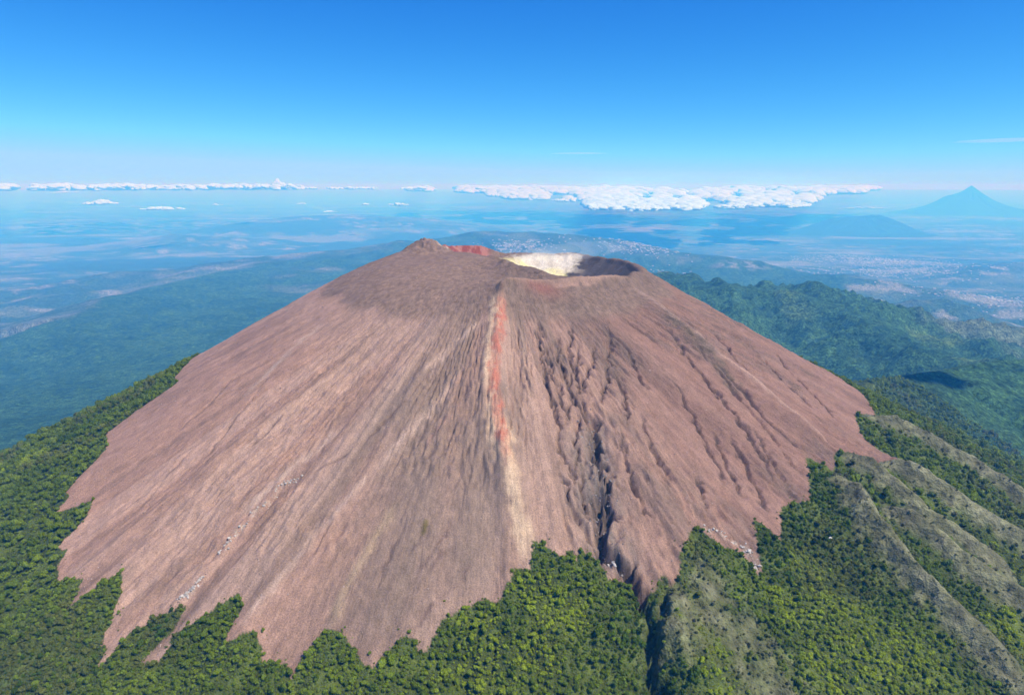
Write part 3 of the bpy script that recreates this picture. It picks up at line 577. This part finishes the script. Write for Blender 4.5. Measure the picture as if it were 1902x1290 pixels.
# the largest showing crowns are trees of their own
sx, sy, dep = screen(np.stack([tx, ty, tz], 1))
cand = np.where(keep & (sx > 20) & (sx < 1880) & (sy > 1130) & (sy < 1275) & (dry < .3) & (ts < 6))[0]
rng.shuffle(cand); solo = []
for i in cand:
    if all((tx[i]-tx[j])**2+(ty[i]-ty[j])**2 > 13.5**2 for j in solo):
        solo.append(i)
        if len(solo) == 260: break
solo = np.array(solo)
for j in solo:
    q = (tx-tx[j])**2+(ty-ty[j])**2 < 3.2**2; keep &= ~q
print("trees", keep.sum(), "solo", len(solo))
ntree = len(tx); rot = np.stack([rng.uniform(-.3, .3, ntree), rng.uniform(-.3, .3, ntree), rng.uniform(0, 6.28, ntree)], 1)
sc3 = np.stack([rad*rng.uniform(.8, 1.45, ntree), rad, rad*rng.uniform(.7, 1.9, ntree)], 1)
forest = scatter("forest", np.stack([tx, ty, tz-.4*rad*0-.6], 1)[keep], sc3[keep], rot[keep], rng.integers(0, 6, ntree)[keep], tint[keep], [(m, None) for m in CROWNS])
tagp(forest, "dense green forest and scrub covering the lower slopes", "forest")
# individual trees: trunk with limbs + crown
def trunk_mesh(seed):
    rg = np.random.default_rng(seed); V = []; F = []; n0 = 0
    def tube(p0, p1, r0, r1, n=7):
        nonlocal n0
        d = np.array(p1)-p0; d /= np.linalg.norm(d); a = np.cross(d, [.3, .9, .1]); a /= np.linalg.norm(a); b = np.cross(d, a)
        for p, r in ((p0, r0), (p1, r1)):
            for k in range(n): V.append(np.array(p)+r*(a*math.cos(6.283*k/n)+b*math.sin(6.283*k/n)))
        for k in range(n): F.append([n0+k, n0+(k+1) % n, n0+n+(k+1) % n, n0+n+k])
        n0 += 2*n
    tube((0, 0, -.5), (.05, .03, .45), .085, .06); tube((.05, .03, .45), (.0, .05, .85), .06, .03)
    for k in range(4):
        a = rg.uniform(0, 6.28); tube((.04, .03, .38+.08*k), (.42*math.cos(a), .42*math.sin(a), .72+.05*k), .035, .014)
    me = make_mesh("trunk", np.array(V), np.array(F)); me.materials.append(M_BARK); return me
TRUNK = trunk_mesh(1)
TC = [crown_mesh("tree_crown", 300+k, M_LEAF_T, 8, 44, .26) for k in range(5)]
nearest = (('lime', "bright yellow-green tree crown standing out of the darker forest below the scree", "bright yellow-green trees in the forest"),
           ('mid', "rounded mid green tree crown in the forest at the foot of the slope", "mid green trees in the forest"),
           ('dark', "dark green tree crown in the shaded folds of the lower forest", "dark green trees in the forest"))
for n_, j in enumerate(solo):
    lum = tint[j][1]; kind_ = 0 if lime[j] > .45 else (2 if lum < .15 else 1)
    root = bpy.data.objects.new("tree", None); root.location = (tx[j], ty[j], tz[j]-.3); root.rotation_euler = (0, 0, rot[j][2])
    rr_ = float(np.clip(rad[j]*1.2, 2.9, 4.4)); root.scale = (rr_, rr_, rr_*1.35); scene.collection.objects.link(root); root.empty_display_size = .1
    tagp(root, nearest[kind_][1], "tree", nearest[kind_][2])
    c_ = bpy.data.objects.new("crown", TC[n_ % 5]); t_ = bpy.data.objects.new("trunk", TRUNK)
    for q in (c_, t_): scene.collection.objects.link(q); q.parent = root
    base_t = {0: np.array([.29, .36, .028]), 1: np.array([.20, .27, .028]), 2: np.array([.09, .14, .018])}[kind_]*rng.uniform(.85, 1.2)
    c_.color = (*base_t, 1)
# ---------------------------------------------------------------- boulders on the scree
def rock_shape(seed, mat):
    v, f = ICO2; rg = np.random.default_rng(seed)
    for _ in range(7):
        d = rg.normal(size=3); d /= np.linalg.norm(d); h = rg.uniform(.5, .85); q = v@d; v = v-np.outer(np.clip(q-h, 0, None), d)
    v = lumpy(v, .12, 2.2, seed)*np.array([1.1, .9, .75])
    me = make_mesh("rock_shape", v, f, False); me.materials.append(mat); return me
M_STONE = bpy.data.materials.new("stone"); M_STONE.use_nodes = True
_b = M_STONE.node_tree.nodes['Principled BSDF']; _b.inputs['Roughness'].default_value = .95; _b.inputs['Specular IOR Level'].default_value = .1
_at = N(M_STONE.node_tree, 'ShaderNodeAttribute', attribute_name='tint', attribute_type='INSTANCER'); M_STONE.node_tree.links.new(_at.outputs['Color'], _b.inputs['Base Color'])
ROCKS = [(rock_shape(400+k, M_STONE), None) for k in range(5)]
n = 26000; a = rng.uniform(-2.2, 2.2, n); q = np.sqrt(rng.uniform(.05, 1.0, n))*1080
bx = CX+q*np.sin(a); by = CY-q*np.cos(a)
k = bare_mask(bx, by) & (rng.uniform(0, 1, n) < .15+.85*sst(.42, .66, fbm(bx/55, by/55, 211, 4)+.12*(q < 420))) & (np.hypot((bx-140)/168, (by-1690)/258) > 1.05)
bx, by, a, q = bx[k], by[k], a[k], q[k]; n = len(bx)
bs = .35+1.1*rng.uniform(0, 1, n)**4; bt = np.array([.27, .20, .165])*rng.uniform(.55, 1.45, n)[:, None]
ex, ey, es, et = [], [], [], []
for lines, cc in ((WHITE1, (.42, .37, .32)), (WHITE2, (.46, .42, .37)), (RAVINE[:1], (.22, .19, .17))):
    for l in lines:
        L = np.array(l); m_ = 60 if cc[0] > .3 else 150
        tt_ = rng.uniform(0, 1, m_)*(1 if cc[0] > .3 else .62); sgl = np.concatenate([[0], np.cumsum(np.hypot(*np.diff(L, axis=0).T))]); sgl /= sgl[-1]
        ex += list(np.interp(tt_, sgl, L[:, 0])+rng.normal(0, 2.2 if cc[0] > .3 else 10, m_)); ey += list(np.interp(tt_, sgl, L[:, 1])+rng.normal(0, 2.2 if cc[0] > .3 else 10, m_))
        es += list(rng.uniform(.6, 2.4, m_)); et += [np.array(cc)*rng.uniform(.7, 1.15) for _ in range(m_)]
bx = np.concatenate([bx, ex]); by = np.concatenate([by, ey]); bs = np.concatenate([bs, es]); bt = np.concatenate([bt, np.array(et)])
bz = full_z(bx, by); n = len(bx)
rub = scatter("rubble", np.stack([bx, by, bz+.1*bs], 1), np.stack([bs*rng.uniform(.8, 1.4, n), bs, bs*rng.uniform(.6, 1.1, n)], 1), rng.uniform(0, 6.28, (n, 3))*np.array([.1, .1, 1]), rng.integers(0, 5, n), bt, ROCKS)
tagp(rub, "loose boulders and pale rocks strewn over the scree", "rubble")
# a white rock in the gully at the south-east edge
def solid(name, v, f, mat, loc):
    me = make_mesh(name, v, f, False); me.materials.append(mat); o = bpy.data.objects.new(name, me); o.location = loc; scene.collection.objects.link(o); return o
M_WHITE = bpy.data.materials.new("white_rock"); M_WHITE.use_nodes = True
_b = M_WHITE.node_tree.nodes['Principled BSDF']; _b.inputs['Roughness'].default_value = .9
_nz = N(M_WHITE.node_tree, 'ShaderNodeTexNoise'); _nz.inputs['Scale'].default_value = 1.5
_cr = N(M_WHITE.node_tree, 'ShaderNodeValToRGB'); _cr.color_ramp.elements[0].color = (.45, .43, .38, 1); _cr.color_ramp.elements[1].color = (.8, .78, .72, 1)
M_WHITE.node_tree.links.new(_nz.outputs[0], _cr.inputs[0]); M_WHITE.node_tree.links.new(_cr.outputs[0], _b.inputs['Base Color'])
wx, wy = WROCK; v, f = ICO3
for dd_ in ((.7, .2, .6), (-.6, .5, .5), (.1, -.8, .55), (-.3, -.2, .9)):
    d_ = np.array(dd_)/np.linalg.norm(dd_); v = v-np.outer(np.clip(v@d_-.68, 0, None), d_)
o = solid("boulder", lumpy(v, .15, 1.8, 9)*np.array([3.4, 2.4, 1.9]), f, M_WHITE, (wx, wy, float(full_z(np.array([wx]), np.array([wy]))[0])+3.2))
tagp(o, "small white rock in the dark green gully beside the dry grassy ribs", "boulder")
# ---------------------------------------------------------------- far villages
K = []
for (vx, vy, vr) in TOWNS:
    m_ = int(240*(vr/1000)**1.5); K.append(np.stack([rng.normal(vx, vr*.62, m_), rng.normal(vy, vr*.6, m_), np.full(m_, 1.)], 1))
K = np.concatenate(K); _t = np.arctan2(K[:, 0]-CX, -(K[:, 1]-CY)) % (2*math.pi); _q = np.hypot(K[:, 0]-CX, K[:, 1]-CY)/np.interp(_t, *EDGE_R)
K = K[(_q > 1.22) | (_t > math.radians(163)) & (_t < math.radians(200))]; hz = full_z(K[:, 0], K[:, 1]); V = []; F = []
for i in range(len(K)):
    w_, d_, h_ = rng.uniform(10, 26)*(1 if K[i, 1] < 14000 else 1.3), rng.uniform(10, 22), rng.uniform(5, 10); c, s = math.cos(rng.uniform(0, 3)), .5
    s = math.sqrt(1-c*c); b8 = []
    for (p, q, z) in ((-1, -1, -6), (1, -1, -6), (1, 1, -6), (-1, 1, -6), (-1, -1, h_), (1, -1, h_), (1, 1, h_), (-1, 1, h_)):
        b8.append((K[i, 0]+p*w_*c-q*d_*s, K[i, 1]+p*w_*s+q*d_*c, hz[i]+z))
    b8 += [(K[i, 0]-w_*c, K[i, 1]-w_*s, hz[i]+h_*1.5), (K[i, 0]+w_*c, K[i, 1]+w_*s, hz[i]+h_*1.5)]
    o_ = 10*i; V += b8; F += [(0+o_, 1+o_, 5+o_, 4+o_), (2+o_, 3+o_, 7+o_, 6+o_), (3+o_, 0+o_, 4+o_, 7+o_), (1+o_, 2+o_, 6+o_, 5+o_), (4+o_, 5+o_, 9+o_, 8+o_), (6+o_, 7+o_, 8+o_, 9+o_)]
me = make_mesh("villages", np.array(V), np.array(F), False)
M_TOWN = bpy.data.materials.new("town_roofs"); M_TOWN.use_nodes = True; _b = M_TOWN.node_tree.nodes['Principled BSDF']; _b.inputs['Roughness'].default_value = .8
_gi = N(M_TOWN.node_tree, 'ShaderNodeNewGeometry'); _cr = N(M_TOWN.node_tree, 'ShaderNodeValToRGB')
_cr.color_ramp.elements[0].color = (.34, .31, .28, 1); _cr.color_ramp.elements[1].color = (.62, .60, .57, 1)
M_TOWN.node_tree.links.new(_gi.outputs['Random Per Island'], _cr.inputs[0]); M_TOWN.node_tree.links.new(_cr.outputs[0], _b.inputs['Base Color'])
me.materials.append(M_TOWN); o = bpy.data.objects.new("villages", me); scene.collection.objects.link(o)
tagp(o, "tiny pale houses of villages scattered over the hazy plain", "villages", kind='stuff')
# ---------------------------------------------------------------- clouds
M_CLOUD = bpy.data.materials.new("cloud"); M_CLOUD.use_nodes = True; nt = M_CLOUD.node_tree; nt.nodes.clear()
_o = N(nt, 'ShaderNodeOutputMaterial'); _d = N(nt, 'ShaderNodeBsdfDiffuse'); _t = N(nt, 'ShaderNodeBsdfTranslucent'); _m = N(nt, 'ShaderNodeMixShader'); _m.inputs[0].default_value = .3
_d.inputs[0].default_value = (.62, .80, .86, 1); _t.inputs[0].default_value = (.62, .80, .86, 1)
_n = N(nt, 'ShaderNodeTexNoise'); _n.inputs['Scale'].default_value = .01; _n.inputs['Detail'].default_value = 5; _bp = N(nt, 'ShaderNodeBump'); _bp.inputs['Distance'].default_value = 40; _bp.inputs['Strength'].default_value = .7
_tc = N(nt, 'ShaderNodeTexCoord'); nt.links.new(_tc.outputs['Object'], _n.inputs['Vector']); nt.links.new(_n.outputs[0], _bp.inputs['Height']); nt.links.new(_bp.outputs[0], _d.inputs['Normal'])
nt.links.new(_d.outputs[0], _m.inputs[1]); nt.links.new(_t.outputs[0], _m.inputs[2]); nt.links.new(_m.outputs[0], _o.inputs[0])
def puff(seed, base=ICO3):
    v, f = base; v = lumpy(v, .42, 1.5, seed, 4); v = v.copy(); v[:, 2] = np.where(v[:, 2] < 0, v[:, 2]*.35, v[:, 2]); return v, f
PUFFS = []
for k in range(6):
    v, f = puff(500+k); me = make_mesh("puff", v, f); me.materials.append(M_CLOUD); PUFFS.append((me, None))
def beyond(px, py, z):        # bearing and depression of a far mark give its place once its height is known
    e = math.radians(13.3); a = (px-951)/1268; b = (645-py)/1268
    d = np.array([a, math.cos(e)+b*math.sin(e), -math.sin(e)+b*math.cos(e)]); t = z/d[2]; return d[0]*t, d[1]*t
BANK_DEP = ((760, .45), (850, .62), (930, .85), (948, 1.15), (1085, 1.25), (1095, 1.85), (1290, 2.0), (1310, 1.6), (1400, 1.7), (1500, 1.5), (1520, .95), (1600, .7), (1680, .42))
bp_, bs_ = [], []
for _ in range(60000):
    px = rng.uniform(760, 1680); lim = np.interp(px, *zip(*BANK_DEP))
    dep = lim*rng.uniform(0, 1)**.8+.22
    if dep > lim+.0: continue
    z = -float(np.interp(dep, [.22, 1.0], [330, 1000])); d = -z/math.tan(math.radians(dep)); az = math.atan((px-951)/1300)
    x, y = d*math.sin(az), d*math.cos(az)
    cov = float(fbm(np.array([px/55]), np.array([math.log(d)*9]), 221, 4)[0])
    edge_ = min((lim-dep)/.35, 1)
    if cov < .575-.10*edge_+.10*max(0, (px-1420)/260)+.10*(px < 1080 and dep > .5)+.05*(dep<.3): continue
    bp_.append((x, y, 3500+z+rng.uniform(-40, 60))); bs_.append(rng.uniform(.5, 1.15)*(105+.0062*d)*(.4+.6*edge_)*rng.uniform(.6, 1.2))
    if len(bp_) > 5200: break
bp_ = np.array(bp_); bs_ = np.array(bs_); n = len(bp_)
_d3 = np.hypot(bp_[:, 0], bp_[:, 1])
bank = scatter("cloud_bank", bp_, np.stack([bs_*1.4, bs_*1.4, np.minimum(bs_*.75, 420)], 1), np.stack([0*bs_, 0*bs_, rng.uniform(0, 6.28, n)], 1), rng.integers(0, 6, n), np.ones((n, 3)), PUFFS)
tagp(bank, "broad white cumulus cloud field under the horizon right of centre", "clouds")
bp_, bs_ = [], []
for _ in range(900):
    px = rng.uniform(-150, 905); c_ = float(fbm(np.array([px/45]), np.array([3.3]), 231, 3)[0]); hgt = .3+.9*c_
    if c_ < .40 and px > 30: continue
    if px > 560 and c_ < .5: continue
    d = rng.uniform(52000, 68000); az = math.atan((px-951)/1300); dep = .26-rng.uniform(0, .26)*hgt*(1 if px < 560 else .4)
    bp_.append((d*math.sin(az), d*math.cos(az), 3500-d*math.tan(math.radians(dep)))); bs_.append(rng.uniform(90, 210)*(1 if px < 560 else .6))
bp_ = np.array(bp_); bs_ = np.array(bs_); n = len(bp_)
bank2 = scatter("cloud_bank", bp_, np.stack([bs_*2.6, bs_*1.6, bs_*1.25], 1), np.stack([0*bs_, 0*bs_, rng.uniform(0, 6.28, n)], 1), rng.integers(0, 6, n), np.ones((n, 3)), PUFFS)
tagp(bank2, "thin line of white clouds along the horizon on the left", "clouds")
def cloud(px, py, z, wpx, hpx, label, seed, n=14):
    x, y = beyond(px, py, z); d = math.hypot(x, y); W = wpx*d/1300/2; H = hpx*d/1300; rg = np.random.default_rng(seed); V = []; F = []; n0 = 0
    for k in range(n):
        t = rg.uniform(-1, 1); s = (1-.6*abs(t))*rg.uniform(.6, 1.1)
        v, f = puff(seed*17+k, ICO3); v = v*np.array([W/n*2.6*s+.3*H, H*.9*s, H*.75*s])+np.array([t*W*.9, rg.uniform(-.4, .4)*H*2, rg.uniform(0, .15)*H])
        V.append(v); F.append(f+n0); n0 += len(v)
    me = make_mesh("cloud", np.concatenate(V), np.concatenate(F)); me.materials.append(M_CLOUD)
    o = bpy.data.objects.new("cloud", me); o.location = (x, y, 3500+z); o.rotation_euler = (0, 0, -math.atan2(x, y)); scene.collection.objects.link(o)
    tagp(o, label, "cloud", "small clouds floating over the plain")
cloud(187, 379, -1000, 50, 8, "small two-humped cloud over the left plain, above the long flat one", 1, 10)
cloud(298, 389, -1000, 78, 6, "long flat cloud streak over the left plain, lower of the pair", 2, 16)
cloud(122, 358, -700, 40, 3, "thin sliver of cloud just under the left horizon line", 3, 8)
cloud(515, 348, -125, 24, 17, "tallest cloud tower on the left horizon, with a narrow pointed top", 4, 12)
cloud(480, 349, -120, 34, 9, "low rounded cloud just left of the tallest cloud tower", 5, 10)
cloud(740, 381, -1000, 34, 6, "small puffy cloud above the summit crag's left side", 6, 9)
cloud(678, 380, -1000, 12, 4, "tiny cloud dot left of the small puffy cloud above the summit", 7, 5)
cloud(404, 381, -1000, 20, 3, "faint tiny cloud between the long streak and the cloud tower", 8, 6)
cloud(560, 379, -1000, 16, 3, "faint tiny cloud below the cloud tower", 9, 6)
cloud(612, 394, -1000, 26, 3, "lowest faint cloud left of the summit, over blue land", 10, 6)
cloud(1604, 387, -1450, 62, 4, "flat cloud cap resting over the dark blue hill on the right", 11, 10)
vv, ff, n0 = [], [], 0  # cloud out of view, set there to cast the shadow on the spur
for k in range(9):
    v_, f_ = puff(700+k); s_ = rng.uniform(.6, 1.1); vv.append(v_*np.array([130, 90, 60])*s_+np.array([rng.uniform(-260, 260), rng.uniform(-50, 50), 0])); ff.append(f_+n0); n0 += len(v_)
me = make_mesh("cloud", np.concatenate(vv), np.concatenate(ff)); me.materials.append(M_CLOUD); o = bpy.data.objects.new("cloud", me)
_tt = (6200-2640)/sd.z; o.location = (1870+_tt*sd.x, 3080+_tt*sd.y, 6200); scene.collection.objects.link(o)
tagp(o, "small unseen cloud overhead whose shadow darkens the wooded spur right of the cone", "cloud")
# high thin cirrus: sparse volumes far above the haze
M_CIR = bpy.data.materials.new("cirrus"); M_CIR.use_nodes = True; nt = M_CIR.node_tree; nt.nodes.clear()
_o = N(nt, 'ShaderNodeOutputMaterial'); _v = N(nt, 'ShaderNodeVolumePrincipled'); _v.inputs['Color'].default_value = (1, 1, 1, 1); _v.inputs['Density'].default_value = .00012
nt.links.new(_v.outputs[0], _o.inputs['Volume'])
def cirrus(px, el, dist, w_, t_, label, seed):
    az = math.atan((px-951)/1300); v, f = ICO4; v = lumpy(v, .35, 2.0, seed, 4)*np.array([w_, w_*.5, t_])
    me = make_mesh("cirrus", v, f); me.materials.append(M_CIR); o = bpy.data.objects.new("cirrus", me)
    o.location = (dist*math.sin(az), dist*math.cos(az), 3500+dist*math.tan(math.radians(el))); o.rotation_euler = (0, 0, -az); scene.collection.objects.link(o)
    tagp(o, label, "cloud")
cirrus(1075, 2.55, 90000, 3300, 110, "faint white wisp of high cloud in the blue sky near the middle", 41)
cirrus(1870, 2.95, 90000, 5200, 170, "faint veil of high cloud at the right edge of the sky", 43)
# fumes over the crater
M_FUME = bpy.data.materials.new("fumes"); M_FUME.use_nodes = True; nt = M_FUME.node_tree; nt.nodes.clear()
_o = N(nt, 'ShaderNodeOutputMaterial'); _v = N(nt, 'ShaderNodeVolumePrincipled'); _v.inputs['Color'].default_value = (.95, .95, .95, 1); _v.inputs['Density'].default_value = .0035
nt.links.new(_v.outputs[0], _o.inputs['Volume'])
V = []; F = []; n0 = 0
for k, (x, y, z, s) in enumerate(((70, 1800, 3322, 34), (120, 1870, 3326, 40), (190, 1880, 3330, 42), (250, 1900, 3334, 38), (20, 1770, 3318, 22))):
    v, f = ICO3; v = lumpy(v, .4, 1.6, 600+k, 3)*np.array([s*1.5, s, s*.5])+np.array([x, y, z]); V.append(v); F.append(f+n0); n0 += len(v)
me = make_mesh("fumes", np.concatenate(V), np.concatenate(F)); me.materials.append(M_FUME); o = bpy.data.objects.new("fumes", me); scene.collection.objects.link(o)
tagp(o, "thin pale fumes drifting over the crater", "fumes", kind='stuff')
# ---------------------------------------------------------------- the air
M_HAZE = bpy.data.materials.new("haze"); M_HAZE.use_nodes = True; nt = M_HAZE.node_tree; nt.nodes.clear()
_o = N(nt, 'ShaderNodeOutputMaterial'); _v = N(nt, 'ShaderNodeVolumePrincipled')
_v.inputs['Color'].default_value = (.06, .41, 1.0, 1); _v.inputs['Absorption Color'].default_value = (1, 1, 1, 1); _v.inputs['Density'].default_value = 1/18500; _v.inputs['Anisotropy'].default_value = 0
nt.links.new(_v.outputs[0], _o.inputs['Volume'])
S = 345000; z0, z1 = 395.0, 4250.0
v = np.array([(x, y, z) for z in (z0, z1) for y in (-S, S) for x in (-S, S)], float)
f = np.array([(0, 2, 3, 1), (4, 5, 7, 6), (0, 1, 5, 4), (2, 6, 7, 3), (0, 4, 6, 2), (1, 3, 7, 5)])
me = make_mesh("haze", v, f, False); me.materials.append(M_HAZE); o = bpy.data.objects.new("haze", me); scene.collection.objects.link(o)
tagp(o, "pale blue haze filling the air over the plain", "haze", kind='stuff')
